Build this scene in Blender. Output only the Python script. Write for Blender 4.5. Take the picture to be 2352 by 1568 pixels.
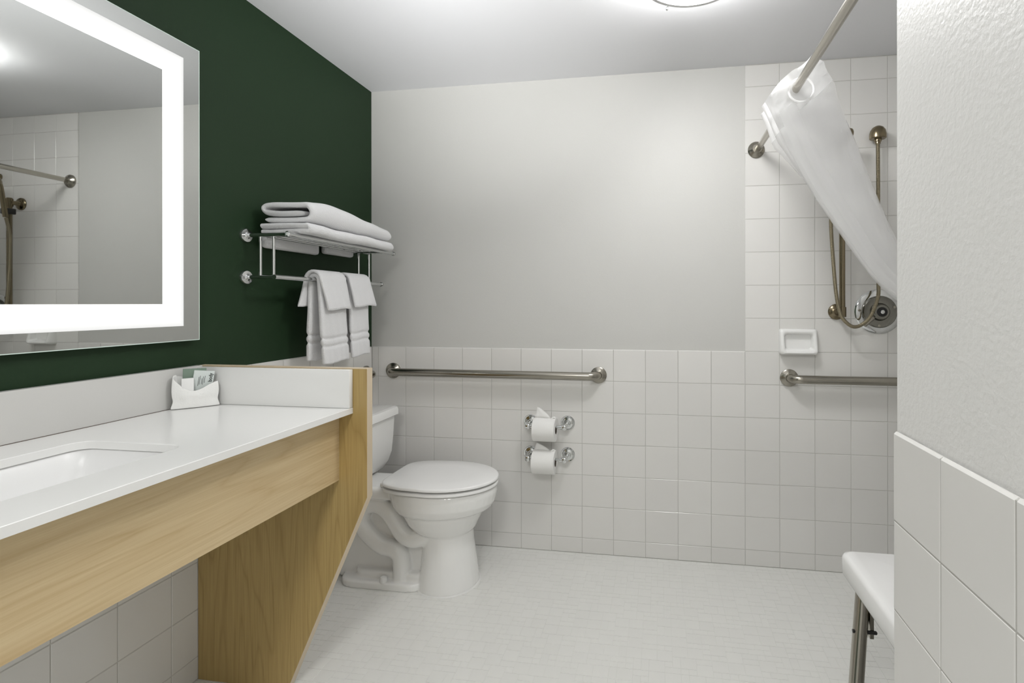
import bpy, bmesh, math, random
from mathutils import Vector, Matrix

for o in list(bpy.data.objects):
    bpy.data.objects.remove(o)
random.seed(7)
scene = bpy.context.scene
COL = scene.collection
PI = math.pi

# ------------------------------------------------------------------ camera, light, exposure
CAM_X, CAM_H, YAW, ROLL = 1.48965, 1.22462, -0.15158, -0.0008
D, H, W = 2.41148, 2.33955, 1.8945        # back wall, ceiling, tile face of the near right wall
cam_data = bpy.data.cameras.new('camera')
cam = bpy.data.objects.new('camera', cam_data)
COL.objects.link(cam)
fw = Vector((math.sin(YAW), math.cos(YAW), 0))
rt = Vector((math.cos(YAW), -math.sin(YAW), 0))
up = Vector((0, 0, 1))
r3 = rt * math.cos(ROLL) + up * math.sin(ROLL)
u3 = up * math.cos(ROLL) - rt * math.sin(ROLL)
cam.matrix_world = Matrix(((r3.x, u3.x, -fw.x, CAM_X), (r3.y, u3.y, -fw.y, 0.0),
                           (r3.z, u3.z, -fw.z, CAM_H), (0, 0, 0, 1)))
cam_data.sensor_fit = 'HORIZONTAL'
cam_data.sensor_width = 36.0
cam_data.lens = 1140.44673 / 2352 * 36.0
cam_data.shift_x = -(1338.89316 - 1176) / 2352
cam_data.shift_y = (697.20957 - 784) / 2352
cam_data.clip_start = 0.02
scene.camera = cam

world = bpy.data.worlds.new('world')
scene.world = world
world.use_nodes = True
world.node_tree.nodes['Background'].inputs[0].default_value = (0.9, 0.95, 1.0, 1)
world.node_tree.nodes['Background'].inputs[1].default_value = 0.3

LAMP_STRENGTH = 34.0
ENTRY_WATTS = 23.0
BOUNCE_WATTS = 4.4
BAND_INNER, BAND_OUTER = 1.35, 0.72
ld = bpy.data.lights.new('entry_fill_light', 'AREA')  # unseen fill light added behind the camera to brighten the room
ld.shape = 'DISK'
ld.size = 0.55
ld.energy = ENTRY_WATTS
ld.color = (1.0, 0.995, 0.985)
lo = bpy.data.objects.new('entry_fill_light', ld)
lo.location = (1.15, -0.55, H - 0.06)
COL.objects.link(lo)

# added unseen fill: beside the camera, aimed up to brighten ceiling and left corner
bd = bpy.data.lights.new('bounce_fill', 'AREA')
bd.shape = 'DISK'; bd.size = 0.25; bd.energy = BOUNCE_WATTS; bd.spread = math.radians(50)
bo = bpy.data.objects.new('bounce_fill', bd)
bo.location = (1.30, 0.05, 1.30)
bo.rotation_euler = (Vector((0.75, 1.55, H)) - Vector(bo.location)).to_track_quat('-Z', 'Y').to_euler()
COL.objects.link(bo)

scene.view_settings.view_transform = 'Standard'
scene.view_settings.look = 'None'
scene.view_settings.exposure = 0.12
scene.view_settings.gamma = 1.0
scene.view_settings.use_curve_mapping = False

# ------------------------------------------------------------------ materials
def new_mat(name):
    m = bpy.data.materials.new(name)
    m.use_nodes = True
    return m, m.node_tree.nodes, m.node_tree.links, m.node_tree.nodes['Principled BSDF']

def pmat(name, col, rough=0.5, metal=0.0, spec=0.5, bump=None, var=0.0, sheen=0.0, coat=0.0):
    """bump = (scale, strength, distance, detail)"""
    m, n, l, b = new_mat(name)
    b.inputs['Base Color'].default_value = (*col, 1)
    b.inputs['Roughness'].default_value = rough
    b.inputs['Metallic'].default_value = metal
    b.inputs['Specular IOR Level'].default_value = spec
    if sheen:
        b.inputs['Sheen Weight'].default_value = sheen
    if coat:
        b.inputs['Coat Weight'].default_value = coat
    tc = n.new('ShaderNodeTexCoord')
    if var:
        nz = n.new('ShaderNodeTexNoise')
        nz.inputs['Scale'].default_value = 3.0
        nz.inputs['Detail'].default_value = 4
        l.new(tc.outputs['Object'], nz.inputs['Vector'])
        mx = n.new('ShaderNodeMix'); mx.data_type = 'RGBA'
        mx.inputs[6].default_value = (*[c * (1 - var) for c in col], 1)
        mx.inputs[7].default_value = (*[min(1, c * (1 + var)) for c in col], 1)
        l.new(nz.outputs['Fac'], mx.inputs[0])
        l.new(mx.outputs[2], b.inputs['Base Color'])
    if bump:
        nz = n.new('ShaderNodeTexNoise')
        nz.inputs['Scale'].default_value = bump[0]
        nz.inputs['Detail'].default_value = bump[3] if len(bump) > 3 else 2
        l.new(tc.outputs['Object'], nz.inputs['Vector'])
        bp = n.new('ShaderNodeBump')
        bp.inputs['Strength'].default_value = bump[1]
        bp.inputs['Distance'].default_value = bump[2]
        l.new(nz.outputs['Fac'], bp.inputs['Height'])
        l.new(bp.outputs['Normal'], b.inputs['Normal'])
    return m

def tile_mat(name, col, rough, var):
    """glazed tile: slight tone change from tile to tile (object random) and faint cloudiness"""
    m, n, l, b = new_mat(name)
    b.inputs['Roughness'].default_value = rough
    oi = n.new('ShaderNodeObjectInfo')
    tc = n.new('ShaderNodeTexCoord')
    nz = n.new('ShaderNodeTexNoise'); nz.inputs['Scale'].default_value = 9
    l.new(tc.outputs['Object'], nz.inputs['Vector'])
    ad = n.new('ShaderNodeMath'); ad.operation = 'MULTIPLY_ADD'
    ad.inputs[1].default_value = 0.35; 
    l.new(nz.outputs['Fac'], ad.inputs[0]); l.new(oi.outputs['Random'], ad.inputs[2])
    mr = n.new('ShaderNodeMapRange')
    mr.inputs[1].default_value = 0; mr.inputs[2].default_value = 1.35
    l.new(ad.outputs[0], mr.inputs[0])
    mx = n.new('ShaderNodeMix'); mx.data_type = 'RGBA'
    mx.inputs[6].default_value = (*[c * (1 - var) for c in col], 1)
    mx.inputs[7].default_value = (*[min(1, c * (1 + var)) for c in col], 1)
    l.new(mr.outputs[0], mx.inputs[0])
    l.new(mx.outputs[2], b.inputs['Base Color'])
    nb = n.new('ShaderNodeTexNoise'); nb.inputs['Scale'].default_value = 14
    l.new(tc.outputs['Object'], nb.inputs['Vector'])
    bp = n.new('ShaderNodeBump'); bp.inputs['Strength'].default_value = 0.12; bp.inputs['Distance'].default_value = 0.004
    l.new(nb.outputs['Fac'], bp.inputs['Height']); l.new(bp.outputs['Normal'], b.inputs['Normal'])
    return m

def wood_mat(name, axis, light=(0.70, 0.565, 0.345), dark=(0.53, 0.385, 0.20)):
    """light oak laminate, grain along axis"""
    m, n, l, b = new_mat(name)
    b.inputs['Roughness'].default_value = 0.42
    tc = n.new('ShaderNodeTexCoord')
    mp = n.new('ShaderNodeMapping')
    sc = [9.0, 9.0, 9.0]; sc['XYZ'.index(axis)] = 0.9
    mp.inputs['Scale'].default_value = sc
    l.new(tc.outputs['Object'], mp.inputs['Vector'])
    base = n.new('ShaderNodeTexNoise'); base.inputs['Scale'].default_value = 0.9; base.inputs['Detail'].default_value = 1.5
    base.inputs['Distortion'].default_value = 0.25
    l.new(mp.outputs[0], base.inputs['Vector'])
    mul = n.new('ShaderNodeMath'); mul.operation = 'MULTIPLY'; mul.inputs[1].default_value = 26
    l.new(base.outputs['Fac'], mul.inputs[0])
    fr = n.new('ShaderNodeMath'); fr.operation = 'PINGPONG'; fr.inputs[1].default_value = 1.0
    l.new(mul.outputs[0], fr.inputs[0])
    pw = n.new('ShaderNodeMath'); pw.operation = 'POWER'; pw.inputs[1].default_value = 5.0
    l.new(fr.outputs[0], pw.inputs[0])
    mp2 = n.new('ShaderNodeMapping')
    s2 = [230.0] * 3; s2['XYZ'.index(axis)] = 5.5
    mp2.inputs['Scale'].default_value = s2
    l.new(tc.outputs['Object'], mp2.inputs['Vector'])
    fine = n.new('ShaderNodeTexNoise'); fine.inputs['Scale'].default_value = 1.0; fine.inputs['Detail'].default_value = 3
    l.new(mp2.outputs[0], fine.inputs['Vector'])
    add = n.new('ShaderNodeMath'); add.operation = 'MULTIPLY_ADD'; add.inputs[1].default_value = 0.30
    l.new(pw.outputs[0], add.inputs[0])
    fm = n.new('ShaderNodeMath'); fm.operation = 'MULTIPLY'; fm.inputs[1].default_value = 0.95
    l.new(fine.outputs['Fac'], fm.inputs[0]); l.new(fm.outputs[0], add.inputs[2])
    rp = n.new('ShaderNodeValToRGB')
    rp.color_ramp.elements[0].position = 0.1; rp.color_ramp.elements[0].color = (*light, 1)
    rp.color_ramp.elements[1].position = 0.95; rp.color_ramp.elements[1].color = (*dark, 1)
    l.new(add.outputs[0], rp.inputs[0]); l.new(rp.outputs[0], b.inputs['Base Color'])
    bp = n.new('ShaderNodeBump'); bp.inputs['Strength'].default_value = 0.15; bp.inputs['Distance'].default_value = 0.001
    l.new(fine.outputs['Fac'], bp.inputs['Height']); l.new(bp.outputs['Normal'], b.inputs['Normal'])
    return m

def emit_mat(name, col, strength):
    m, n, l, b = new_mat(name)
    b.inputs['Base Color'].default_value = (0.8, 0.8, 0.8, 1)
    b.inputs['Emission Color'].default_value = (*col, 1)
    b.inputs['Emission Strength'].default_value = strength
    return m

M = {}
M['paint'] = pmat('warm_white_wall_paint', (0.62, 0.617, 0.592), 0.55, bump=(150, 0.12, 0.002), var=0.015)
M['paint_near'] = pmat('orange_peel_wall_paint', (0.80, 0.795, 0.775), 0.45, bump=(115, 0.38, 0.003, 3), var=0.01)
M['ceiling'] = pmat('ceiling_paint', (0.765, 0.77, 0.79), 0.8, bump=(60, 0.1, 0.002))
M['green'] = pmat('dark_green_wall_paint', (0.0125, 0.0335, 0.0125), 0.6, spec=0.27, bump=(150, 0.08, 0.002), var=0.03)
M['tile'] = tile_mat('glazed_wall_tile', (0.785, 0.775, 0.75), 0.2, 0.025)
M['floor_tile'] = tile_mat('floor_mosaic', (0.775, 0.775, 0.745), 0.34, 0.012)
M['grout'] = pmat('wall_grout', (0.55, 0.54, 0.51), 0.85)
M['floor_grout'] = pmat('floor_grout', (0.735, 0.735, 0.70), 0.8, var=0.12)
M['porcelain'] = pmat('porcelain', (0.89, 0.89, 0.875), 0.09, coat=0.3)
M['basin'] = pmat('satin_basin', (0.87, 0.87, 0.865), 0.33)
M['plastic'] = pmat('white_plastic', (0.89, 0.89, 0.88), 0.22)
M['quartz'] = pmat('white_quartz', (0.86, 0.86, 0.845), 0.22, var=0.015)
M['splash'] = pmat('splash_laminate', (0.63, 0.625, 0.605), 0.3)
M['wood_y'] = wood_mat('oak_laminate_lengthwise', 'Y')
M['wood_z_shaded'] = wood_mat('oak_laminate_upright_shaded', 'Z', (0.53, 0.385, 0.155), (0.34, 0.225, 0.075))  # same oak as the apron, darkened to carry the end panel's shade
M['edge'] = pmat('maple_edge_band', (0.66, 0.55, 0.40), 0.4, var=0.05)
M['chrome'] = pmat('chrome', (0.68, 0.69, 0.69), 0.06, 1.0)
M['nickel'] = pmat('brushed_nickel', (0.36, 0.34, 0.295), 0.24, 1.0, bump=(300, 0.03, 0.001))
M['bronze'] = pmat('aged_brass', (0.24, 0.20, 0.13), 0.24, 1.0)
M['rod'] = pmat('rod_steel', (0.50, 0.475, 0.425), 0.22, 1.0)
M['gunmetal'] = pmat('dark_plated_metal', (0.22, 0.215, 0.19), 0.2, 1.0)
M['black'] = pmat('black_plastic', (0.01, 0.01, 0.01), 0.35)
M['towel'] = pmat('white_terry', (0.84, 0.84, 0.85), 0.95, bump=(420, 0.6, 0.004, 2), sheen=0.3)
M['tissue'] = pmat('toilet_tissue', (0.88, 0.875, 0.855), 0.9, bump=(200, 0.1, 0.002))
M['cardboard'] = pmat('cardboard_core', (0.16, 0.13, 0.10), 0.9)
M['seam'] = pmat('dark_joint', (0.12, 0.09, 0.07), 0.8)
M['glass_edge'] = pmat('polished_glass_edge', (0.72, 0.85, 0.78), 0.15)
M['mirror'] = pmat('silvered_mirror', (0.54, 0.55, 0.535), 0.012, 1.0)
M['carton'] = pmat('white_carton', (0.85, 0.85, 0.84), 0.5)
M['sachet_green'] = pmat('sage_green_sachet', (0.19, 0.26, 0.205), 0.5)
M['sachet'] = pmat('pale_grey_sachet', (0.66, 0.71, 0.69), 0.4, var=0.05)
M['ink'] = pmat('dark_ink', (0.035, 0.045, 0.04), 0.6)
M['cloth'] = pmat('white_cotton', (0.86, 0.86, 0.84), 0.9, bump=(250, 0.25, 0.002))
M['caulk'] = pmat('white_caulk', (0.80, 0.80, 0.78), 0.5)
M['lamp_glass'] = emit_mat('lit_opal_glass', (1.0, 0.995, 0.985), LAMP_STRENGTH)
M['ring'] = pmat('satin_lamp_ring', (0.55, 0.55, 0.55), 0.35, 1.0)

def curtain_mat(name, alpha, bump=True):
    m, n, l, b = new_mat(name)
    out = n['Material Output']
    b.inputs['Base Color'].default_value = (0.96, 0.96, 0.96, 1)
    b.inputs['Roughness'].default_value = 0.28
    tl = n.new('ShaderNodeBsdfTranslucent'); tl.inputs[0].default_value = (0.98, 0.98, 0.98, 1)
    m1 = n.new('ShaderNodeMixShader'); m1.inputs[0].default_value = 0.5
    l.new(b.outputs[0], m1.inputs[1]); l.new(tl.outputs[0], m1.inputs[2])
    tr = n.new('ShaderNodeBsdfTransparent')
    m2 = n.new('ShaderNodeMixShader'); m2.inputs[0].default_value = alpha
    l.new(tr.outputs[0], m2.inputs[1]); l.new(m1.outputs[0], m2.inputs[2])
    l.new(m2.outputs[0], out.inputs['Surface'])
    return m
M['curtain'] = curtain_mat('frosted_vinyl', 0.40)
M['curtain_head'] = curtain_mat('white_fabric_header', 0.90)

# mirror's frosted lit band: LED strip behind its inner edge
m_, n_, l_, b_ = new_mat('frosted_light_band')
uv = n_.new('ShaderNodeUVMap')
sp = n_.new('ShaderNodeSeparateXYZ'); l_.new(uv.outputs[0], sp.inputs[0])
rp_ = n_.new('ShaderNodeMapRange'); rp_.inputs[3].default_value = BAND_INNER; rp_.inputs[4].default_value = BAND_OUTER
l_.new(sp.outputs[0], rp_.inputs[0])
b_.inputs['Base Color'].default_value = (0.12, 0.12, 0.12, 1)
b_.inputs['Roughness'].default_value = 0.7
b_.inputs['Emission Color'].default_value = (1.0, 1.0, 0.985, 1)
l_.new(rp_.outputs[0], b_.inputs['Emission Strength'])
M['band'] = m_

# ------------------------------------------------------------------ mesh helpers
ROOT = {}
def finish(bm, angle=35):
    bm.normal_update()
    a = math.radians(angle)
    for f in bm.faces:
        f.smooth = True
    for e in bm.edges:
        if len(e.link_faces) == 2:
            e.smooth = e.calc_face_angle(0) < a
        else:
            e.smooth = True

def root_of(p):
    q = p
    while q.parent:
        q = q.parent
    return q

def obj(name, bm, mat, parent=None, angle=35, recalc=True, base=None):
    """link bm (world coordinates) as one mesh object"""
    if recalc:
        bmesh.ops.recalc_face_normals(bm, faces=bm.faces[:])
    finish(bm, angle)
    off = Vector((0, 0, 0))
    if parent:
        off = Vector(root_of(parent).location)
    elif base:
        off = Vector(base)
    if off.length:
        bmesh.ops.translate(bm, vec=-off, verts=bm.verts[:])
    me = bpy.data.meshes.new(name)
    bm.to_mesh(me); bm.free()
    mats = mat if isinstance(mat, (list, tuple)) else [mat]
    for x in mats:
        me.materials.append(x)
    o = bpy.data.objects.new(name, me)
    COL.objects.link(o)
    if parent:
        o.parent = parent
    elif base:
        o.location = base
    return o

def thing(name, label, cat, loc, group=None):
    o = bpy.data.objects.new(name, None)
    o.empty_display_size = 0.05
    COL.objects.link(o); o.location = loc
    return tag(o, label, cat, group)

def tag(o, label, cat, group=None):
    o['label'] = label; o['category'] = cat
    if group: o['group'] = group
    return o

def struct(name, bm, mat):
    o = obj(name, bm, mat)
    o['kind'] = 'structure'
    return o

def box(bm, x0, x1, y0, y1, z0, z1, bev=0.0, seg=2):
    g = bmesh.ops.create_cube(bm, size=1.0)
    vs = g['verts']
    for v in vs:
        v.co = Vector(((x0 + x1) / 2 + v.co.x * (x1 - x0), (y0 + y1) / 2 + v.co.y * (y1 - y0), (z0 + z1) / 2 + v.co.z * (z1 - z0)))
    if bev:
        es = list({e for v in vs for e in v.link_edges})
        bmesh.ops.bevel(bm, geom=es, offset=bev, segments=seg, affect='EDGES', profile=0.5)

def B(*a, **k):
    bm = bmesh.new(); box(bm, *a, **k); return bm

def frame_for(d):
    d = d.normalized()
    a = Vector((0, 0, 1)) if abs(d.z) < 0.9 else Vector((1, 0, 0))
    u = d.cross(a).normalized(); v = d.cross(u).normalized()
    return u, v

def rings_to_mesh(bm, rings, cap0=True, cap1=True, closed=True):
    R = [[bm.verts.new(p) for p in r] for r in rings]
    n = len(R[0])
    for a, b in zip(R, R[1:]):
        for i in range(n if closed else n - 1):
            j = (i + 1) % n
            try: bm.faces.new((a[i], a[j], b[j], b[i]))
            except ValueError: pass
    if cap0: bm.faces.new(R[0][::-1])
    if cap1: bm.faces.new(R[-1])
    return R

def tube(bm, pts, r, seg=12, cap=True, rad=None):
    pts = [Vector(p) for p in pts]
    n = len(pts)
    T = []
    for i in range(n):
        d = pts[min(i + 1, n - 1)] - pts[max(i - 1, 0)]
        T.append(d.normalized())
    u, v = frame_for(T[0])
    rings = []
    for i in range(n):
        if i:
            q = T[i - 1].rotation_difference(T[i])
            u = q @ u
        v = T[i].cross(u).normalized()
        rr = rad[i] if rad else r
        rings.append([pts[i] + (u * math.cos(2 * PI * k / seg) + v * math.sin(2 * PI * k / seg)) * rr for k in range(seg)])
    rings_to_mesh(bm, rings, cap, cap)

def lathe(bm, origin, axis, prof, seg=24):
    """prof = [(radius, distance along axis)]"""
    o = Vector(origin); d = Vector(axis).normalized(); u, v = frame_for(d)
    rings = []
    for r, h in prof:
        r = max(r, 0.0001)
        rings.append([o + d * h + (u * math.cos(2 * PI * k / seg) + v * math.sin(2 * PI * k / seg)) * r for k in range(seg)])
    rings_to_mesh(bm, rings)

def smooth_path(pts, sub=6):
    """Catmull-Rom through pts"""
    P = [Vector(p) for p in pts]
    P = [P[0] * 2 - P[1]] + P + [P[-1] * 2 - P[-2]]
    out = []
    for i in range(1, len(P) - 2):
        for k in range(sub):
            t = k / sub
            a, b, c, d = P[i - 1], P[i], P[i + 1], P[i + 2]
            out.append(0.5 * ((2 * b) + (c - a) * t + (2 * a - 5 * b + 4 * c - d) * t * t + (3 * b - a - 3 * c + d) * t ** 3))
    out.append(P[-2])
    return out

def ribbon_loop(path, t):
    """closed outline of a 2-D path thickened to t"""
    n = len(path); L = []; R = []
    for i in range(n):
        d = (path[min(i + 1, n - 1)] - path[max(i - 1, 0)]).normalized()
        nn = Vector((-d.y, d.x))
        L.append(path[i] + nn * t / 2); R.append(path[i] - nn * t / 2)
    return L, R

# ------------------------------------------------------------------ room shell
P = 0.1545          # tile pitch (6 inch tile)
X0, Z0 = 0.03488, 0.0737
TOP = Z0 + 6 * P    # top of the wainscot
XS = X0 + 12 * P    # edge of the fully tiled shower wall
XR = 2.78           # right wall of the shower alcove
YB = -1.5
YE = 0.940          # end of the near right wall (tile face)
J = 0.0022          # joint width

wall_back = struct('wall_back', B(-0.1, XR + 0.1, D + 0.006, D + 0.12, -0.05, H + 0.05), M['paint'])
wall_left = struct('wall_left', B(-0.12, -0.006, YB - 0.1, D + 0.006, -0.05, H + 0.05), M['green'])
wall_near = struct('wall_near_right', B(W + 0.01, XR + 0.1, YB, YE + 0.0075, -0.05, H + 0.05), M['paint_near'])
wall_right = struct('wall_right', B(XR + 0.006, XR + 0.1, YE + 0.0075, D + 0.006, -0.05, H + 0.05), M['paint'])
wall_rear = struct('wall_rear', B(-0.006, W + 0.01, YB - 0.1, YB, -0.05, H + 0.05), M['paint'])
ceiling = struct('ceiling', B(-0.1, XR + 0.1, YB - 0.1, D + 0.1, H, H + 0.1), M['ceiling'])
floor = struct('floor', B(-0.1, XR + 0.1, YB - 0.1, D + 0.1, -0.1, -0.0010), M['floor_grout'])

_tm = {}
def tile_mesh(w, h, key='', round_top=0.0, t=0.0062, mat=None, ch=0.0011):
    """tile lying in the local XY plane, centred, glazed face up at z = 0"""
    k = (round(w, 4), round(h, 4), key)
    if k in _tm:
        return _tm[k]
    x, y = w / 2, h / 2
    V = [(-x, -y, -t), (x, -y, -t), (x, y, -t), (-x, y, -t),
         (-x, -y, -ch), (x, -y, -ch), (x, y, -ch - round_top), (-x, y, -ch - round_top),
         (-x + ch, -y + ch, 0), (x - ch, -y + ch, 0), (x - ch, y - ch - round_top, 0), (-x + ch, y - ch - round_top, 0)]
    F = [(0, 1, 5, 4), (1, 2, 6, 5), (2, 3, 7, 6), (3, 0, 4, 7),
         (4, 5, 9, 8), (5, 6, 10, 9), (6, 7, 11, 10), (7, 4, 8, 11), (8, 9, 10, 11)]
    me = bpy.data.meshes.new('tile')
    me.from_pydata(V, [], F)
    me.materials.append(mat or M['tile'])
    _tm[k] = me
    return me

def put_tile(parent, me, loc, ex, ey, tilt=0.0022, name='tile'):
    o = bpy.data.objects.new(name, me)
    ez = ex.cross(ey)
    m = Matrix((ex, ey, ez)).transposed().to_4x4()
    m = m @ Matrix.Rotation(random.gauss(0, tilt), 4, 'X') @ Matrix.Rotation(random.gauss(0, tilt), 4, 'Y')
    m.translation = Vector(loc) + ez * random.uniform(-0.0003, 0.0)
    o.matrix_basis = m
    COL.objects.link(o)
    o.parent = parent
    return o

def tile_field(parent, us, zs, to_world, ex, top_round=True, skip=None):
    ey = Vector((0, 0, 1))
    for a, b in zip(us, us[1:]):
        for i, (c, d) in enumerate(zip(zs, zs[1:])):
            if b - a < 0.012 or d - c < 0.012: continue
            if skip and skip((a + b) / 2, (c + d) / 2): continue
            rt_ = top_round and i == len(zs) - 2
            me = tile_mesh(b - a - J, d - c - (J if not rt_ else J / 2), 'cap' if rt_ else '', 0.0028 if rt_ else 0.0)
            put_tile(parent, me, to_world((a + b) / 2, (c + d) / 2 - (0 if not rt_ else -J / 4)), ex, ey)

rows_w = [0.0] + [Z0 + k * P for k in range(7)]
rows_h = [TOP + k * P for k in range(9)] + [H - 0.002]
cols_w = [0.001] + [X0 + k * P for k in range(13)]
cols_s = [XS + k * P for k in range(6)] + [XR]
XV = Vector((1, 0, 0)); YV = Vector((0, 1, 0))
# back wall: wainscot, then the shower bay tiled to the ceiling
bw = lambda u, z: (u, D, z)
tile_field(wall_back, cols_w, rows_w, bw, XV)
tile_field(wall_back, cols_s, rows_w, bw, XV, top_round=False)
tile_field(wall_back, cols_s, rows_h, bw, XV, top_round=False)
bm = B(-0.004, XR + 0.004, D + 0.0012, D + 0.007, 0, TOP - 0.002)
box(bm, XS + 0.002, XR + 0.004, D + 0.0012, D + 0.007, TOP - 0.002, H)
obj('grout', bm, M['grout'], wall_back)
# left wall
YL = 1.0168
lcols = [YL + k * P for k in range(-5, 10)]
lcols = [y for y in lcols if y < D - 0.02] + [D - 0.001]
tile_field(wall_left, lcols, rows_w, lambda u, z: (0, u, z), YV)
obj('grout', B(-0.007, -0.0012, lcols[0], D + 0.004, 0, TOP - 0.002), M['grout'], wall_left)
# near right wall (faces -X)
YJ = 0.79368
ncols = [YJ + k * P for k in range(-7, 1)] + [YE]
zt = 1.0013
nrows = [0.0] + [zt - k * P for k in range(6, -1, -1)]
tile_field(wall_near, [-c for c in ncols[::-1]], nrows, lambda u, z: (W, -u, z), -YV)
obj('grout', B(W + 0.0012, W + 0.011, ncols[0], YE - 0.001, 0, zt - 0.003), M['grout'], wall_near)
# a bullnose end where the near wall stops, tile turning the corner
# alcove walls outside the view: tiled too, joined as one mesh each
def joined_tiles(parent, us, zs, f, t=0.006):
    bm = bmesh.new()
    for a, b in zip(us, us[1:]):
        for c, d in zip(zs, zs[1:]):
            p = [f(a + J / 2, c + J / 2, 0), f(b - J / 2, c + J / 2, 0), f(b - J / 2, d - J / 2, 0), f(a + J / 2, d - J / 2, 0)]
            q = [f(a + J / 2, c + J / 2, t), f(b - J / 2, c + J / 2, t), f(b - J / 2, d - J / 2, t), f(a + J / 2, d - J / 2, t)]
            A = [bm.verts.new(v) for v in p]; C_ = [bm.verts.new(v) for v in q]
            bm.faces.new(A)
            for i in range(4):
                bm.faces.new((A[i], A[(i + 1) % 4], C_[(i + 1) % 4], C_[i]))
    o = obj('tile_field', bm, M['tile'], parent)
    o['kind'] = 'stuff'
    return o
fy = [YE + 0.0135] + [YE + 0.0135 + (k + 1) * P for k in range(9)] + [D - 0.001]
joined_tiles(wall_right, fy, rows_w + rows_h[1:], lambda u, z, t: (XR + t, u, z))
obj('grout', B(XR + 0.003, XR + 0.007, YE + 0.01, D + 0.002, 0, H), M['grout'], wall_right)
fx = [W + 0.012] + [W + 0.012 + (k + 1) * P for k in range(5)] + [XR - 0.001]
joined_tiles(wall_near, fx, rows_w, lambda u, z, t: (u, YE + 0.0135 - t, z))

# floor mosaic: one and two unit pieces in a random pattern
U = 0.0262
def world_px(x, y, z):
    d = Vector((x, y, z)) - Vector((CAM_X, 0, CAM_H)); dd = d.dot(fw)
    if dd < 0.1: return None
    return (1338.9 + 1140.4 * d.dot(r3) / dd, 697.2 - 1140.4 * d.dot(u3) / dd, dd)
rng = random.Random(3)
fx0, fx1, fy0, fy1 = 0.002, XR - 0.002, 0.30, D - 0.002
NX, NY = int((fx1 - fx0) / U), int((fy1 - fy0) / U)
sx, sy = (fx1 - fx0) / NX, (fy1 - fy0) / NY
occ = [[False] * NY for _ in range(NX)]
pieces = []
for i in range(NX):
    for j in range(NY):
        if occ[i][j]: continue
        opts = [(2, 2)] * 5 + [(2, 1)] * 2 + [(1, 2)] * 2 + [(1, 1)] * 2
        rng.shuffle(opts)
        for a, b in opts:
            if i + a <= NX and j + b <= NY and not any(occ[i + p_][j + q_] for p_ in range(a) for q_ in range(b)):
                for p_ in range(a):
                    for q_ in range(b): occ[i + p_][j + q_] = True
                pieces.append((fx0 + (i + a / 2) * sx, fy0 + (j + b / 2) * sy, a * sx, b * sy))
                break
def inwall(x, y): return x > W - 0.005 and y < YE + 0.012
pieces = [q for q in pieces if not inwall(q[0], q[1])]
def vis_size(q):
    s = world_px(q[0], q[1], 0)
    if not s or not (0 < s[0] < 2352 and 0 < s[1] < 1568): return 0
    if q[0] < 0.62 and q[1] < 1.46: return 0
    if s[0] > 2045: return 0
    if q[0] < 0.62 + (q[1] - 1.46) * 0.9 - 0.25: return 0
    return q[2] * q[3] / s[2] ** 3
pieces.sort(key=vis_size, reverse=True)
JF = 0.0011
for q in pieces[:300]:
    me = tile_mesh(q[2] - JF, q[3] - JF, 'floor', 0, 0.003, M['floor_tile'], 0.0003)
    put_tile(floor, me, (q[0], q[1], 0), XV, YV, 0.0025, 'mosaic_tile')
bm = bmesh.new()
for q in pieces[300:]:
    x, y, a, b = q[0], q[1], (q[2] - JF) / 2, (q[3] - JF) / 2
    z = rng.uniform(-0.0003, 0); c = 0.0003
    lo_ = [bm.verts.new((x + sx_ * a, y + sy_ * b, -0.003)) for sx_, sy_ in ((-1, -1), (1, -1), (1, 1), (-1, 1))]
    mi_ = [bm.verts.new((x + sx_ * a, y + sy_ * b, z - c)) for sx_, sy_ in ((-1, -1), (1, -1), (1, 1), (-1, 1))]
    hi_ = [bm.verts.new((x + sx_ * (a - c), y + sy_ * (b - c), z)) for sx_, sy_ in ((-1, -1), (1, -1), (1, 1), (-1, 1))]
    for A, C_ in ((lo_, mi_), (mi_, hi_)):
        for i in range(4): bm.faces.new((A[i], A[(i + 1) % 4], C_[(i + 1) % 4], C_[i]))
    bm.faces.new(hi_)
o = obj('mosaic', bm, M['floor_tile'], floor, recalc=False, angle=20); o['kind'] = 'stuff'
obj('tile_field', B(0.0, W + 0.008, YB, fy0, -0.0025, 0.0), M['floor_tile'], floor)['kind'] = 'stuff'

# ------------------------------------------------------------------ lit mirror
MX = 0.02
mt = thing('lighted_mirror', 'large frameless wall mirror with a frosted white light band inside its edge', 'mirror', (MX, 0.74, 1.576))
MY0, MY1, MZ0, MZ1 = 0.08, 1.402, 1.109, 2.043
def rect_ring(bm, o4, i4, x, uv=None):
    oy0, oy1, oz0, oz1 = o4; iy0, iy1, iz0, iz1 = i4
    O = [(oy0, oz0), (oy1, oz0), (oy1, oz1), (oy0, oz1)]; I = [(iy0, iz0), (iy1, iz0), (iy1, iz1), (iy0, iz1)]
    a = [bm.verts.new((x, *p)) for p in O]; b = [bm.verts.new((x, *p)) for p in I]
    for k in range(4):
        f = bm.faces.new((a[k], a[(k + 1) % 4], b[(k + 1) % 4], b[k]))
        if uv is not None:
            for lp, val in zip(f.loops, (1, 1, 0, 0)): lp[uv].uv = (val, 0)
b1 = (MY0 + 0.055, 1.347, 1.156, 1.994); b2 = (MY0 + 0.122, 1.280, 1.224, 1.927)
e_ = 0.0022
bm = bmesh.new()
rect_ring(bm, (MY0 + e_, MY1 - e_, MZ0 + e_, MZ1 - e_), b1, MX)
v = [bm.verts.new((MX, y, z)) for y, z in ((b2[0], b2[2]), (b2[1], b2[2]), (b2[1], b2[3]), (b2[0], b2[3]))]
bm.faces.new(v)
obj('mirror_glass', bm, M['mirror'], mt, recalc=False)
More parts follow.
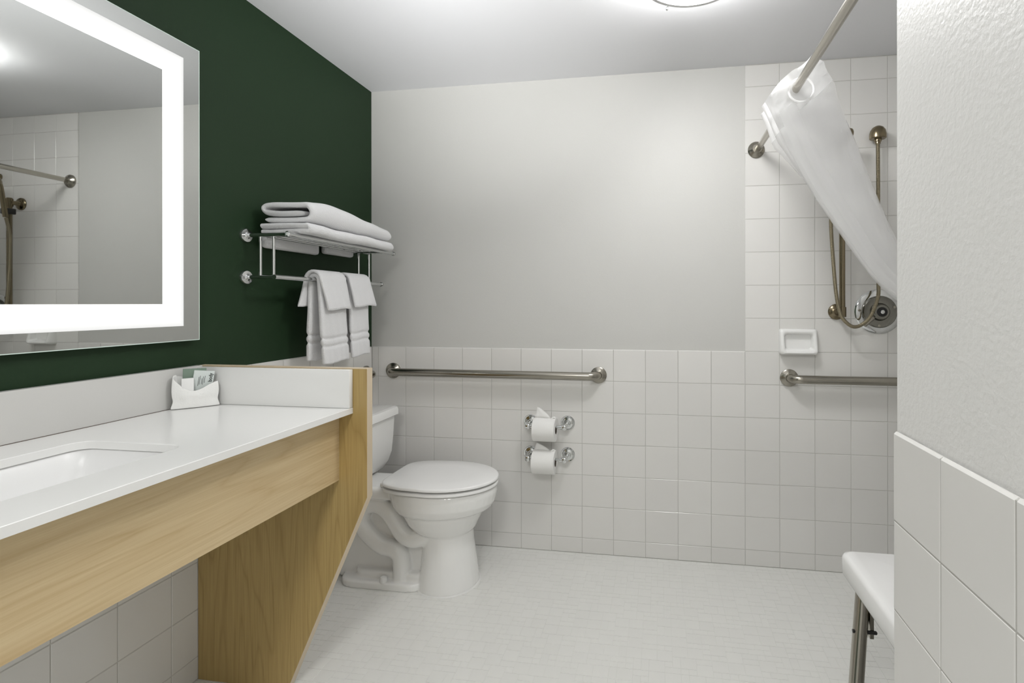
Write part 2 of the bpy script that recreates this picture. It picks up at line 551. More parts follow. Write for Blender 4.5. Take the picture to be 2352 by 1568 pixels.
bm = bmesh.new(); uvl = bm.loops.layers.uv.new('UVMap')
rect_ring(bm, b1, b2, MX, uvl)
obj('light_band', bm, M['band'], mt, recalc=False)['label'] = 'glowing frosted white light band'
bm = bmesh.new()
rect_ring(bm, (MY0, MY1, MZ0, MZ1), (MY0 + e_, MY1 - e_, MZ0 + e_, MZ1 - e_), MX)
a = [bm.verts.new((MX, y, z)) for y, z in ((MY0, MZ0), (MY1, MZ0), (MY1, MZ1), (MY0, MZ1))]
b = [bm.verts.new((MX - 0.006, y, z)) for y, z in ((MY0, MZ0), (MY1, MZ0), (MY1, MZ1), (MY0, MZ1))]
for k in range(4): bm.faces.new((a[k], b[k], b[(k + 1) % 4], a[(k + 1) % 4]))
bm.faces.new(b)
obj('glass_edge', bm, M['glass_edge'], mt, recalc=False)['label'] = 'pale green polished glass edge'
obj('mounting_box', B(-0.006, MX - 0.006, MY0 + 0.05, MY1 - 0.05, MZ0 + 0.05, MZ1 - 0.05), M['plastic'], mt)

# ------------------------------------------------------------------ vanity: oak carcass, quartz top, basin
YP = 1.413          # face of the end panel
ZC = 0.904          # counter height
XF = 0.553
va = thing('vanity', 'light oak vanity support with apron panel and slanted end panel under the white counter', 'vanity', (0.3, YP, 0))
obj('apron_panel', B(0.488, 0.506, 0.25, YP, 0.6765, ZC - 0.018), M['wood_y'], va)
bm = bmesh.new()
poly = [(0.002, 0.0005), (0.325, 0.0005), (0.600, 0.628), (0.600, 1.0235), (0.002, 1.0235)]
rings_to_mesh(bm, [[(x, YP, z) for x, z in poly], [(x, YP + 0.026, z) for x, z in poly]])
obj('end_panel', bm, M['wood_z_shaded'], va)
bm = bmesh.new()
ep = [(0.325, 0.0005), (0.600, 0.628), (0.600, 1.0235), (0.002, 1.0235)]
ep2 = [(0.3264, 0.0005), (0.6016, 0.6277), (0.6016, 1.0250), (0.002, 1.0250)]
L = ep2 + ep[::-1]
rings_to_mesh(bm, [[(x, YP - 0.0004, z) for x, z in L], [(x, YP + 0.0264, z) for x, z in L]])
obj('edge_band', bm, M['edge'], va)['label'] = 'pale maple edge band'

ct = thing('countertop', 'white quartz vanity counter with raised backsplash and end splash', 'countertop', (0.3, 0.8, ZC - 0.018))
def rrect(x0, x1, y0, y1, r, n=6):
    out = []
    for cx_, cy_, a0 in ((x1 - r, y1 - r, 0), (x0 + r, y1 - r, 90), (x0 + r, y0 + r, 180), (x1 - r, y0 + r, 270)):
        for k in range(n + 1):
            a = math.radians(a0 + 90 * k / n); out.append((cx_ + r * math.cos(a), cy_ + r * math.sin(a)))
    return out
hole = rrect(0.150, 0.430, 0.50, 0.978, 0.035)
SY0 = 0.20
outer = []
xc, yc_ = 0.29, 0.74
for x, y in hole:   # project outwards on the slab's rectangle
    dx, dy = x - xc, y - yc_
    sx_ = ((XF - xc) if dx > 0 else (xc - 0.0)) / max(abs(dx), 1e-6)
    sy_ = ((YP - 0.0005 - yc_) if dy > 0 else (yc_ - SY0)) / max(abs(dy), 1e-6)
    s = min(sx_, sy_); outer.append((xc + dx * s, yc_ + dy * s))
for cx_, cy_ in ((XF, YP - 0.0005), (0.0, YP - 0.0005), (0.0, SY0), (XF, SY0)):   # snap exact corners
    k = min(range(len(outer)), key=lambda i: (outer[i][0] - cx_) ** 2 + (outer[i][1] - cy_) ** 2)
    outer[k] = (cx_, cy_)
bm = bmesh.new()
zb = ZC - 0.018
def inset(pts, d):
    return [(xc + (x - xc) * (1 + d / max(abs(x - xc), 0.1)), yc_ + (y - yc_) * (1 + d / max(abs(y - yc_), 0.1))) for x, y in pts]
c_ = 0.0012
R = [[(x, y, zb) for x, y in hole], [(x, y, ZC - c_) for x, y in hole],
     [(x, y, ZC) for x, y in rrect(0.150 - c_, 0.430 + c_, 0.50 - c_, 0.978 + c_, 0.035)],
     [(min(x, XF - c_) , y, ZC) for x, y in outer], [(x, y, ZC - c_) for x, y in outer], [(x, y, zb) for x, y in outer]]
R.append(R[0])
rr = [[bm.verts.new(p) for p in r] for r in R[:-1]]
rr.append(rr[0])
nn = len(hole)
for A, C_ in zip(rr, rr[1:]):
    for i in range(nn):
        bm.faces.new((A[i], A[(i + 1) % nn], C_[(i + 1) % nn], C_[i]))
obj('counter_slab', bm, M['quartz'], ct)
obj('backsplash', B(0.0, 0.02, SY0, YP - 0.001, ZC + 0.001, 1.0255, bev=0.0012), M['splash'], ct)
obj('end_splash', B(0.02, XF, YP - 0.0185, YP - 0.001, ZC + 0.0006, 1.0222, bev=0.0012), M['quartz'], ct)
bm = B(0.0, 0.0206, SY0, YP - 0.019, ZC, ZC + 0.0012)
obj('seam', bm, M['seam'], ct)['label'] = 'dark joint under the backsplash'

sk = thing('sink_basin', 'white rectangular undermount sink basin set in the counter', 'sink', (0.29, 0.74, 0.74))
prof = [(0.008, ZC - 0.018, 0.04), (0.004, ZC - 0.022, 0.04), (-0.004, ZC - 0.06, 0.045), (-0.014, ZC - 0.12, 0.055), (-0.03, ZC - 0.142, 0.06), (-0.07, ZC - 0.152, 0.06)]
rings = []
for dd, z, r in prof:
    rings.append([(x, y, z) for x, y in rrect(0.150 - dd, 0.430 + dd, 0.50 - dd, 0.978 + dd, r)])
bm = bmesh.new(); rings_to_mesh(bm, rings, False, True)
out_rings = [[(x, y, z) for x, y in rrect(0.150 - dd - 0.012, 0.430 + dd + 0.012, 0.50 - dd - 0.012, 0.978 + dd + 0.012, r)] for dd, z, r in prof]
out_rings[-1] = [(x, y, z - 0.012) for x, y, z in out_rings[-1]]
rings_to_mesh(bm, [rings[0]] + out_rings, False, True)
bmesh.ops.remove_doubles(bm, verts=bm.verts[:], dist=0.0001)
obj('bowl', bm, M['basin'], sk, angle=60)
bm = bmesh.new(); lathe(bm, (0.29, 0.74, ZC - 0.1519), (0, 0, 1), [(0.021, 0), (0.021, 0.002), (0.017, 0.0035), (0.0, 0.0035)])
obj('drain', bm, M['chrome'], sk)

# ------------------------------------------------------------------ amenity pouch and what it holds
pc = thing('amenity_pouch', 'small white cloth pouch of toiletries slumped in the corner of the counter', 'pouch', (0.07, 1.345, ZC))
fl, fr_, br_, bl_ = Vector((0.036, 1.290, 0)), Vector((0.116, 1.381, 0)), Vector((0.078, 1.389, 0)), Vector((0.0245, 1.316, 0))
def pouch_ring(scale_f, bulge, z, pinch=0.0, topf=None):
    pts = []
    n = 9
    cen = (fl + fr_ + br_ + bl_) / 4
    for a, b, bu in ((fl, fr_, 1.0), (fr_, br_, 0.3), (br_, bl_, 0.15), (bl_, fl, 0.2)):
        d = (b - a).normalized(); nn_ = Vector((d.y, -d.x, 0))
        for k in range(n):
            t = k / n
            p_ = a.lerp(b, t) + nn_ * bulge * bu * math.sin(PI * t)
            p_ = cen + (p_ - cen) * scale_f
            pts.append(Vector((max(p_.x, 0.0225), min(p_.y, YP - 0.0205), z + (topf(len(pts)) if topf else 0))))
    return pts
def tops(i):        # mouth of the pouch: dips at the front, ears at both sides
    i %= 36
    f = [0.030, 0.016, 0.0, -0.010, -0.012, -0.010, -0.004, 0.004, 0.010, 0.014, 0.014, 0.012, 0.012, 0.012, 0.010, 0.008, 0.008, 0.008,
         0.01, 0.012, 0.014, 0.016, 0.018, 0.022, 0.026, 0.03, 0.034, 0.036, 0.038, 0.040, 0.040, 0.040, 0.040, 0.040, 0.038, 0.034]
    return f[i]
bm = bmesh.new()
rr_ = [pouch_ring(1.0, 0.003, ZC + 0.0005), pouch_ring(1.02, 0.006, ZC + 0.004), pouch_ring(0.95, 0.009, ZC + 0.016), pouch_ring(0.90, 0.011, ZC + 0.026), pouch_ring(0.97, 0.012, ZC + 0.040),
       pouch_ring(0.98, 0.010, ZC + 0.052, topf=lambda i: tops(i) * 0.5), pouch_ring(0.93, 0.008, ZC + 0.066, topf=tops)]
inn = [pouch_ring(0.88, 0.006, ZC + 0.0655, topf=tops), pouch_ring(0.86, 0.005, ZC + 0.03)]
rings_to_mesh(bm, rr_ + inn, True, True)
for v in bm.verts:
    v.co += Vector((0, 0, 0)) + Vector((random.gauss(0, 0.0006), random.gauss(0, 0.0006), 0)) * (1 if v.co.z > ZC + 0.006 else 0)
for v in bm.verts: v.co.x = max(v.co.x, 0.0215); v.co.y = min(v.co.y, YP - 0.0195)
o = obj('cloth_body', bm, M['cloth'], pc, angle=70)
s_ = o.modifiers.new('sub', 'SUBSURF'); s_.levels = 1; s_.render_levels = 2

dv = (fr_ - fl).normalized(); nv = Vector((dv.y, -dv.x, 0))   # along the pouch front, towards the viewer
def packet(name, label, cat, mat, c, w, h, t, lean, roll, group=None):
    """flat packet centred at c (bottom), w wide along dv, h tall"""
    th = thing(name, label, cat, c, group)
    bm = bmesh.new(); box(bm, -w / 2, w / 2, -t / 2, t / 2, 0, h, bev=min(t * 0.3, 0.0015), seg=2)
    mtx = Matrix((dv, -nv, Vector((0, 0, 1)))).transposed().to_4x4() @ Matrix.Rotation(roll, 4, 'Y') @ Matrix.Rotation(lean, 4, 'X')
    mtx.translation = Vector(c)
    bmesh.ops.transform(bm, matrix=mtx, verts=bm.verts[:])
    obj('wrapper', bm, mat, th)
    return th, mtx
cen = (fl + fr_ + br_ + bl_) / 4
pb = cen - nv * 0.007 - dv * 0.002; pb.z = ZC + 0.035
th1, _ = packet('sachet', 'sage green flat packet standing at the back of the white cloth pouch', 'packet', M['sachet_green'], pb, 0.058, 0.086, 0.004, 0.10, 0.02)
pb = cen + nv * 0.000 + dv * 0.014; pb.z = ZC + 0.035
th2, m2_ = packet('sachet', 'pale grey printed packet with dark lettering in the white cloth pouch', 'packet', M['sachet'], pb, 0.052, 0.078, 0.005, 0.06, 0.13)
# the print on it
fc = bpy.data.curves.new('print', 'FONT'); fc.body = 'body'; fc.size = 0.0135; fc.extrude = 0.0002; fc.resolution_u = 3; fc.offset = 0.0002
fo = bpy.data.objects.new('print_tmp', fc); COL.objects.link(fo)
bpy.context.view_layer.update()
tmp = bpy.data.meshes.new_from_object(fo.evaluated_get(bpy.context.evaluated_depsgraph_get()))
bpy.data.objects.remove(fo)
bm = bmesh.new(); bm.from_mesh(tmp)
bmesh.ops.transform(bm, matrix=Matrix.Translation((0.0215, -0.0030, 0.044)) @ Matrix.Rotation(PI / 2, 4, 'X') @ Matrix.Rotation(PI / 2, 4, 'Z'), verts=bm.verts[:])
for k, (xx, z0_, z1_) in enumerate(((-0.012, 0.03, 0.058), (-0.009, 0.034, 0.062), (-0.004, 0.036, 0.054), (-0.001, 0.034, 0.060), (0.003, 0.04, 0.062))):
    box(bm, xx, xx + 0.0010, -0.0030, -0.0026, z0_, z1_)
bmesh.ops.transform(bm, matrix=m2_, verts=bm.verts[:])
obj('printed_text', bm, M['ink'], th2, recalc=False)['label'] = 'dark lettering printed up the side'
pb = cen + nv * 0.0125 - dv * 0.018; pb.z = ZC + 0.036
packet('soap_carton', 'plain white soap carton at the front of the white cloth pouch', 'carton', M['carton'], pb, 0.030, 0.057, 0.012, 0.0, 0.0)

# ------------------------------------------------------------------ towel rack
tr = thing('towel_rack', 'chrome wall rack with a rail shelf above a towel bar on the green wall', 'towel rack', (0.0, 1.96, 1.40))
YR, YR2 = 1.608, 2.205
ZS, ZB = 1.475, 1.322
for y in (YR, YR2):
    for z in (ZS, ZB):
        bm = bmesh.new(); lathe(bm, (-0.006, y, z), (1, 0, 0), [(0.026, 0), (0.026, 0.006), (0.0235, 0.0105), (0.013, 0.0125), (0.010, 0.016)], 28)
        obj('rosette', bm, M['chrome'], tr)
    bm = bmesh.new(); tube(bm, [(0.008, y, ZS), (0.178, y, ZS)], 0.0075, 14)
    obj('shelf_arm', bm, M['chrome'], tr)
    bm = bmesh.new(); tube(bm, [(0.008, y, ZB), (0.122, y, ZB)], 0.0075, 14)
    obj('bar_arm', bm, M['chrome'], tr)
    for x in (0.058, 0.112):
        bm = bmesh.new(); tube(bm, [(x, y, ZB + 0.004), (x, y, ZS - 0.004)], 0.0048, 12)
        obj('upright', bm, M['chrome'], tr)
for x in (0.045, 0.085, 0.122):
    bm = bmesh.new(); tube(bm, [(x, YR, ZS + 0.002), (x, 2.30, ZS + 0.002)], 0.0042, 10)
    obj('shelf_rail', bm, M['chrome'], tr)
bm = bmesh.new(); tube(bm, [(0.178, 1.598, ZS), (0.178, 2.312, ZS)], 0.0078, 14)
lathe(bm, (0.178, 1.598, ZS), (0, -1, 0), [(0.0105, -0.006), (0.0105, 0.004), (0.006, 0.0075)], 16)
lathe(bm, (0.178, 2.312, ZS), (0, 1, 0), [(0.0105, -0.006), (0.0105, 0.004), (0.006, 0.0075)], 16)
obj('front_rail', bm, M['chrome'], tr)
bm = bmesh.new(); tube(bm, [(0.120, 1.600, ZB), (0.120, 2.300, ZB)], 0.0088, 14)
lathe(bm, (0.120, 2.300, ZB), (0, 1, 0), [(0.0105, -0.006), (0.0105, 0.004), (0.006, 0.0075)], 16)
obj('towel_bar', bm, M['chrome'], tr)

def arc(cx_, cz_, r, a0, a1, n=6):
    return [(cx_ + r * math.cos(math.radians(a0 + (a1 - a0) * k / n)), cz_ + r * math.sin(math.radians(a0 + (a1 - a0) * k / n))) for k in range(n + 1)]
def folded(bm, path, t, y0, y1, ny, warp, rs):
    """folded cloth: path in (x, z), extruded along y with soft rounded ends"""
    path = [Vector(p) for p in path]
    L_, R_ = ribbon_loop(path, t)
    loop = L_ + R_[::-1]
    cx_ = sum(p.x for p in loop) / len(loop); cz_ = sum(p.y for p in loop) / len(loop)
    rg = random.Random(rs)
    ph = [rg.uniform(0, 6.28) for _ in range(8)]
    rings = []
    for k in range(ny + 1):
        s = k / ny
        y = y0 + (y1 - y0) * s
        ring = []
        for i, p_ in enumerate(loop):
            x, yy, z = warp(p_.x, y, p_.y, s)
            yy += 0.006 * math.sin(9 * p_.y * 10 + ph[0]) * (1 if k in (0, ny) else 0.2)
            z += 0.0018 * math.sin(17 * yy + 23 * p_.x + ph[1]) + 0.0012 * math.sin(41 * yy - 31 * p_.x + ph[2])
            x += 0.0016 * math.sin(19 * yy + 30 * p_.y + ph[3])
            ring.append((x, yy, z))
        rings.append(ring)
    # tapered lips so the ends are round
    def lip(ring, dy, f):
        out_ = []
        for i in range(len(ring)):
            j = len(ring) - 1 - i
            q = Vector(ring[i]).lerp(Vector(ring[j]), f); q.y += dy
            out_.append(tuple(q))
        return out_
    rings = [lip(rings[0], -0.010, 0.40), lip(rings[0], -0.0075, 0.20), lip(rings[0], -0.004, 0.07)] + rings + [lip(rings[-1], 0.004, 0.07), lip(rings[-1], 0.0075, 0.20), lip(rings[-1], 0.010, 0.40)]
    RR = rings_to_mesh(bm, rings, False, False)
    m = len(path)
    for r_, flip in ((RR[0], False), (RR[-1], True)):
        for i in range(m - 1):
            q = (r_[i], r_[i + 1], r_[2 * m - 2 - i], r_[2 * m - 1 - i])
            bm.faces.new(q if flip else q[::-1])

def warp_top(x, y, z, s):
    k = 1 - 0.28 * max(0, s - 0.45) ** 2 / 0.3
    x = 0.012 + (x - 0.012) * (1 - 0.12 * s)
    z = 1.5265 + (z - 1.523) * (1 + 0.22 * math.sin(PI * min(1, s * 1.5)) - 0.25 * s * s)
    return x, y, z
tw = None
bm = bmesh.new()
path = [(0.205, 1.556), (0.15, 1.558), (0.09, 1.557), (0.062, 1.560)] + arc(0.050, 1.574, 0.014, 270, 90, 5) + [(0.075, 1.591), (0.13, 1.590), (0.19, 1.587)] \
    + arc(0.205, 1.560, 0.0265, 90, -90, 8) + [(0.19, 1.5335), (0.13, 1.534), (0.07, 1.534), (0.04, 1.535)]
folded(bm, path, 0.0205, 1.655, 2.225, 16, warp_top, 1)
o = obj('bath_towel', bm, M['towel'], angle=80, base=(0.12, 1.93, 1.525))
tag(o, 'upper of two folded white bath towels on the chrome rack', 'towel', 'folded bath towels on the rack')
s_ = o.modifiers.new('sub', 'SUBSURF'); s_.levels = 1; s_.render_levels = 2
bm = bmesh.new()
path = [(0.03, 1.5145), (0.10, 1.5145), (0.17, 1.513), (0.205, 1.511)] + arc(0.215, 1.502, 0.010, 90, -90, 6) + [(0.20, 1.4935), (0.13, 1.4925), (0.06, 1.4925), (0.028, 1.494)]
folded(bm, path, 0.0195, 1.650, 2.235, 14, lambda x, y, z, s: (x * (1 - 0.06 * s), y, z), 2)
for (x0_, x1_, y0_, y1_, za, zb_) in ((0.006, 0.036, 1.665, 1.96, 1.436, 1.49), (0.006, 0.036, 2.0, 2.205, 1.447, 1.49)):
    box(bm, x0_, x1_, y0_, y1_, za, zb_, bev=0.012, seg=3)
o = obj('bath_towel', bm, M['towel'], angle=80, base=(0.12, 1.94, 1.484))
tag(o, 'lower of two folded white bath towels on the chrome rack', 'towel', 'folded bath towels on the rack')

def drape(bm, R_, t, zf, zbk, yf, yb, top_y, out_f, out_b, rs, band=True, ny=10):
    """cloth over the bar: front drop to zf, back drop to zbk; y ranges at front hem, back hem, and bar"""
    cx_, cz_ = 0.120, ZB
    front = []; n = 70
    for k in range(n):
        s = k / (n - 1); z = zf + (cz_ - zf) * s
        front.append((cx_ + R_ + out_f * (1 - s), z, 1 - s))
    topa = [(cx_ + R_ * math.cos(a), cz_ + R_ * math.sin(a), 0) for a in [PI * q / 9 for q in range(1, 9)]]
    back = []
    for k in range(n):
        s = k / (n - 1); z = cz_ + (zbk - cz_) * s
        back.append((cx_ - R_ - out_b * s, z, -s))
    P_ = front + topa + back
    rg = random.Random(rs); ph = [rg.uniform(0, 6.28) for _ in range(6)]
    pv = [Vector((p_[0], p_[1])) for p_ in P_]
    # dobby borders pinch the cloth near the hems
    m = len(P_); Lp, Rp = [], []
    for i in range(m):
        d = (pv[min(i + 1, m - 1)] - pv[max(i - 1, 0)]).normalized(); nn_ = Vector((-d.y, d.x))
        hz = (P_[i][1] - zf) if P_[i][2] > 0 else (P_[i][1] - zbk) if P_[i][2] < 0 else 1
        tt = t
        if band:
            for h in (0.072, 0.104): tt -= 0.011 * math.exp(-((hz - h) / 0.006) ** 2)
        if hz < 0.004: tt *= 0.55
        Lp.append(pv[i] + nn_ * tt / 2); Rp.append(pv[i] - nn_ * tt / 2)
    loop = Lp + Rp[::-1]; sgn = [p_[2] for p_ in P_]; sg = sgn + sgn[::-1]
    hzl = [p_[1] for p_ in P_]; hzl = hzl + hzl[::-1]
    rings = []
    for k in range(ny + 1):
        v_ = k / ny; ring = []
        for i, p_ in enumerate(loop):
            s = sg[i]
            rng_ = yf if s > 0 else yb
            f = abs(s)
            y0_ = top_y[0] + (rng_[0] - top_y[0]) * f; y1_ = top_y[1] + (rng_[1] - top_y[1]) * f
            vv = v_
            if band:
                hz = hzl[i] - (zf if s > 0 else zbk)
                pin = 0.045 * sum(math.exp(-((hz - h) / 0.007) ** 2) for h in (0.075, 0.105)) if s else 0
                vv = 0.5 + (v_ - 0.5) * (1 - pin)
            y = y0_ + (y1_ - y0_) * vv
            x = p_.x + 0.0025 * f * math.sin(12 * v_ * 2 + 6 * p_.y * 4 + ph[0])
            z = p_.y + (0.004 * math.sin(5 * v_ + ph[1]) * f)
            edge = 1.0 - 0.35 * (k in (0, ny))
            ring.append((x, y, z))
        rings.append(ring)
    def lip(ring, dy):
        out_ = []
        for i in range(len(ring)):
            j = len(ring) - 1 - i
            q = Vector(ring[i]).lerp(Vector(ring[j]), 0.25); q.y += dy; out_.append(tuple(q))
        return out_
    rings = [lip(rings[0], -0.004)] + rings + [lip(rings[-1], 0.004)]
    RR = rings_to_mesh(bm, rings, False, False)
    for r_, flip in ((RR[0], False), (RR[-1], True)):
        for i in range(m - 1):
            q = (r_[i], r_[i + 1], r_[2 * m - 2 - i], r_[2 * m - 1 - i])
            bm.faces.new(q if flip else q[::-1])
bm = bmesh.new()
drape(bm, 0.0185, 0.017, 0.980, 0.995, (1.826, 1.980), (1.812, 1.975), (1.812, 1.968), 0.012, 0.012, 11)
o = obj('hand_towel', bm, M['towel'], angle=70, base=(0.12, 1.9, ZB))
tag(o, 'long white hand towel nearer the vanity mirror, draped over the chrome bar', 'towel', 'hand towels on the bar')
bm = bmesh.new()
drape(bm, 0.0185, 0.017, 0.990, 1.0, (2.022, 2.142), (2.022, 2.142), (2.008, 2.140), 0.008, 0.010, 12)
o = obj('hand_towel', bm, M['towel'], angle=70, base=(0.12, 2.07, ZB))
tag(o, 'white hand towel nearer the pale back wall, draped over the chrome bar', 'towel', 'hand towels on the bar')
bm = bmesh.new()
drape(bm, 0.0345, 0.013, 1.202, 1.218, (1.834, 1.972), (1.776, 1.93), (1.803, 1.958), 0.016, 0.006, 13, band=False)
o = obj('washcloth', bm, M['towel'], angle=70, base=(0.12, 1.89, ZB + 0.02))
tag(o, 'white washcloth folded over the hand towel nearer the vanity mirror', 'washcloth', 'washcloths over the hand towels')
bm = bmesh.new()
drape(bm, 0.0345, 0.013, 1.214, 1.222, (2.016, 2.172), (2.0, 2.14), (1.993, 2.140), 0.014, 0.006, 14, band=False)
o = obj('washcloth', bm, M['towel'], angle=70, base=(0.12, 2.08, ZB + 0.02))
tag(o, 'white washcloth folded over the hand towel nearer the pale back wall', 'washcloth', 'washcloths over the hand towels')

# ------------------------------------------------------------------ toilet
TY = 2.085
tl = thing('toilet', 'white two-piece toilet with closed lid beside the oak end panel', 'toilet', (0.4, TY, 0))
def egg(xb, xf, xm, w, z, n=40, eb=2.4, ef=2.0):
    out = []
    for k in range(n):
        a = 2 * PI * k / n; c, s = math.cos(a), math.sin(a)
        e = ef if c >= 0 else eb
        cc = math.copysign(abs(c) ** (2 / e), c); ss = math.copysign(abs(s) ** (2 / e), s)
        out.append((xm + (xf - xm if c >= 0 else xm - xb) * cc, TY + w * ss, z))
    return out
bm = bmesh.new()
spec = [(0.445, 0.703, 0.57, 0.132, 0.0), (0.45, 0.700, 0.57, 0.130, 0.03), (0.462, 0.690, 0.57, 0.122, 0.10), (0.468, 0.679, 0.57, 0.114, 0.18), (0.47, 0.676, 0.57, 0.110, 0.232),
        (0.43, 0.690, 0.55, 0.122, 0.246), (0.40, 0.703, 0.54, 0.137, 0.275), (0.38, 0.722, 0.54, 0.147, 0.310), (0.37, 0.735, 0.53, 0.151, 0.328),
        (0.35, 0.760, 0.53, 0.168, 0.338), (0.33, 0.778, 0.53, 0.176, 0.365), (0.32, 0.786, 0.53, 0.179, 0.405), (0.32, 0.784, 0.53, 0.177, 0.425), (0.33, 0.778, 0.53, 0.171, 0.430)]
rings_to_mesh(bm, [egg(xb, xf, xm, w, z) for xb, xf, xm, w, z in spec])
box(bm, 0.06, 0.50, TY - 0.050, TY + 0.050, 0.0, 0.40, bev=0.02)                   # web
box(bm, 0.045, 0.40, TY - 0.105, TY + 0.105, 0.375, 0.428, bev=0.018, seg=3)       # deck under the tank
bmp = [[(x, y, z) for x, y in rrect(0.10, 0.50, TY - 0.118, TY + 0.118, 0.07)] for z in (0.0, 0.026)] + [[(x, y, 0.032) for x, y in rrect(0.106, 0.50, TY - 0.112, TY + 0.112, 0.065)]]
rings_to_mesh(bm, bmp)
bmp = [[(x, y, z) for x, y in rrect(0.16, 0.50, TY - 0.088, TY + 0.088, 0.05)] for z in (0.0, 0.056)] + [[(x, y, 0.062) for x, y in rrect(0.166, 0.50, TY - 0.082, TY + 0.082, 0.05)]]
rings_to_mesh(bm, bmp)
tp_ = [(0.53, 0.232), (0.47, 0.212), (0.425, 0.208), (0.385, 0.232), (0.352, 0.280), (0.318, 0.322), (0.268, 0.346), (0.215, 0.333), (0.192, 0.285), (0.210, 0.235), (0.255, 0.192), (0.300, 0.166), (0.345, 0.158), (0.374, 0.136), (0.382, 0.09), (0.382, 0.03)]
for sgn_ in (-1, 1):
    tube(bm, smooth_path([(x, TY + sgn_ * 0.066, z) for x, z in tp_], 5), 0.038, 16)
o = obj('bowl', bm, M['porcelain'], tl, angle=180)
md = o.modifiers.new('blend', 'REMESH'); md.mode = 'VOXEL'; md.voxel_size = 0.0042; md.use_smooth_shade = True
md = o.modifiers.new('glaze', 'SMOOTH'); md.iterations = 5; md.factor = 0.5
def disc(rings_, ang=40):
    bm = bmesh.new(); rings_to_mesh(bm, rings_); return bm
def seat_rings(z0_, z1_, g, r, eb=3.2):
    S = [(g - r, z0_), (g, z0_ + r * 0.6), (g, z1_ - r), (g - r * 0.35, z1_ - r * 0.3), (g - r * 1.2, z1_)]
    out_ = []
    for q, z in S:
        r_ = egg(0.316 - q, 0.790 + q, 0.54, 0.187 + q, z, 96, 6.5)
        out_.append([(x, TY + (y - TY) * (1 - 0.20 * max(0, (0.54 - x) / 0.23) ** 2), z) for x, y, z in r_])
    return out_
obj('seat', disc(seat_rings(0.4340, 0.4475, 0.0, 0.004)), M['plastic'], tl)
lr = seat_rings(0.4545, 0.4700, 0.002, 0.006)
lr.append([(0.53 + (x - 0.53) * 0.6, TY + (y - TY) * 0.6, 0.4730) for x, y, z in lr[-1]])
obj('lid', disc(lr), M['plastic'], tl, angle=50)
for s in (-1, 1):
    obj('hinge', B(0.292, 0.34, TY + s * 0.070 - 0.02, TY + s * 0.070 + 0.02, 0.428, 0.451, bev=0.007, seg=3), M['plastic'], tl)
bm = bmesh.new()
def trect(x0_, x1_, hw, z, r): return [(x, y, z) for x, y in rrect(x0_, x1_, TY - hw, TY + hw, r, 5)]
rings_to_mesh(bm, [trect(0.05, 0.165, 0.115, 0.432, 0.03), trect(0.03, 0.185, 0.150, 0.442, 0.03), trect(0.022, 0.196, 0.174, 0.470, 0.03), trect(0.018, 0.201, 0.190, 0.510, 0.025),
                   trect(0.015, 0.203, 0.197, 0.58, 0.022), trect(0.012, 0.206, 0.202, 0.678, 0.02)])
obj('tank', bm, M['porcelain'], tl, angle=50)
bm = bmesh.new(); rings_to_mesh(bm, [trect(0.010, 0.214, 0.206, 0.678, 0.02), trect(0.008, 0.221, 0.212, 0.684, 0.02), trect(0.008, 0.221, 0.212, 0.708, 0.02), trect(0.012, 0.217, 0.208, 0.720, 0.02), trect(0.022, 0.206, 0.197, 0.7235, 0.02)])
obj('tank_lid', bm, M['porcelain'], tl, angle=40)
bm = bmesh.new(); lathe(bm, (0.206, TY - 0.15, 0.635), (1, 0, 0), [(0.012, 0), (0.012, 0.012), (0.008, 0.016)], 16)
box(bm, 0.217, 0.226, TY - 0.155, TY - 0.085, 0.628, 0.641, bev=0.003)
obj('flush_lever', bm, M['chrome'], tl)
for s in (-1, 1):
    bm = bmesh.new(); lathe(bm, (0.318, TY + s * 0.102, 0.029), (0, 0, 1), [(0.016, 0), (0.016, 0.012), (0.013, 0.022), (0.005, 0.027)], 18)
    obj('bolt_cap', bm, M['plastic'], tl)
bm = bmesh.new(); rings_to_mesh(bm, [egg(0.441, 0.709, 0.57, 0.138, 0.0003), egg(0.445, 0.704, 0.57, 0.133, 0.004)])
obj('caulk_bead', bm, M['caulk'], tl)

# ------------------------------------------------------------------ grab bars
def grab_bar(name, label, p0, p1, n_out, rr=0.0195, stand=0.055, fr=0.040, mat='nickel'):
    """flanges at p0 and p1 on a wall whose outward normal is n_out"""
    p0, p1, n_ = Vector(p0), Vector(p1), Vector(n_out)
    t = thing(name, label, 'grab bar', (p0 + p1) / 2)
    d = (p1 - p0).normalized(); a = 0.045
    pts = [p0 + n_ * 0.004]
    for k in range(7):
        q = PI / 2 * k / 6
        pts.append(p0 + n_ * (stand - a + a * math.sin(q)) + d * (a - a * math.cos(q)))
    e = [p1 + n_ * (stand - a + a * math.sin(q)) - d * (a - a * math.cos(q)) for q in [PI / 2 * k / 6 for k in range(6, -1, -1)]]
    pts += e + [p1 + n_ * 0.004]
    bm = bmesh.new(); tube(bm, pts, rr, 20); obj('bar', bm, M[mat], t, angle=60)
    for p_ in (p0, p1):
        bm = bmesh.new(); lathe(bm, p_, n_, [(fr, 0), (fr, 0.007), (fr - 0.004, 0.0105), (rr + 0.009, 0.012), (rr + 0.004, 0.017), (rr + 0.0005, 0.018)], 32)
        obj('flange', bm, M[mat], t)
    return t
grab_bar('grab_bar', 'long brushed metal grab bar on the back wall above the toilet paper rolls', (0.122, D, 0.8775), (1.199, D, 0.876), (0, -1, 0))
grab_bar('grab_bar', 'brushed metal grab bar below the white soap dish in the shower', (2.084, D, 0.882), (2.70, D, 0.882), (0, -1, 0))
grab_bar('grab_bar', 'short grab bar over the toilet tank, mostly hidden by the oak end panel', (0, 1.56, 0.867), (0, 2.352, 0.867), (1, 0, 0))

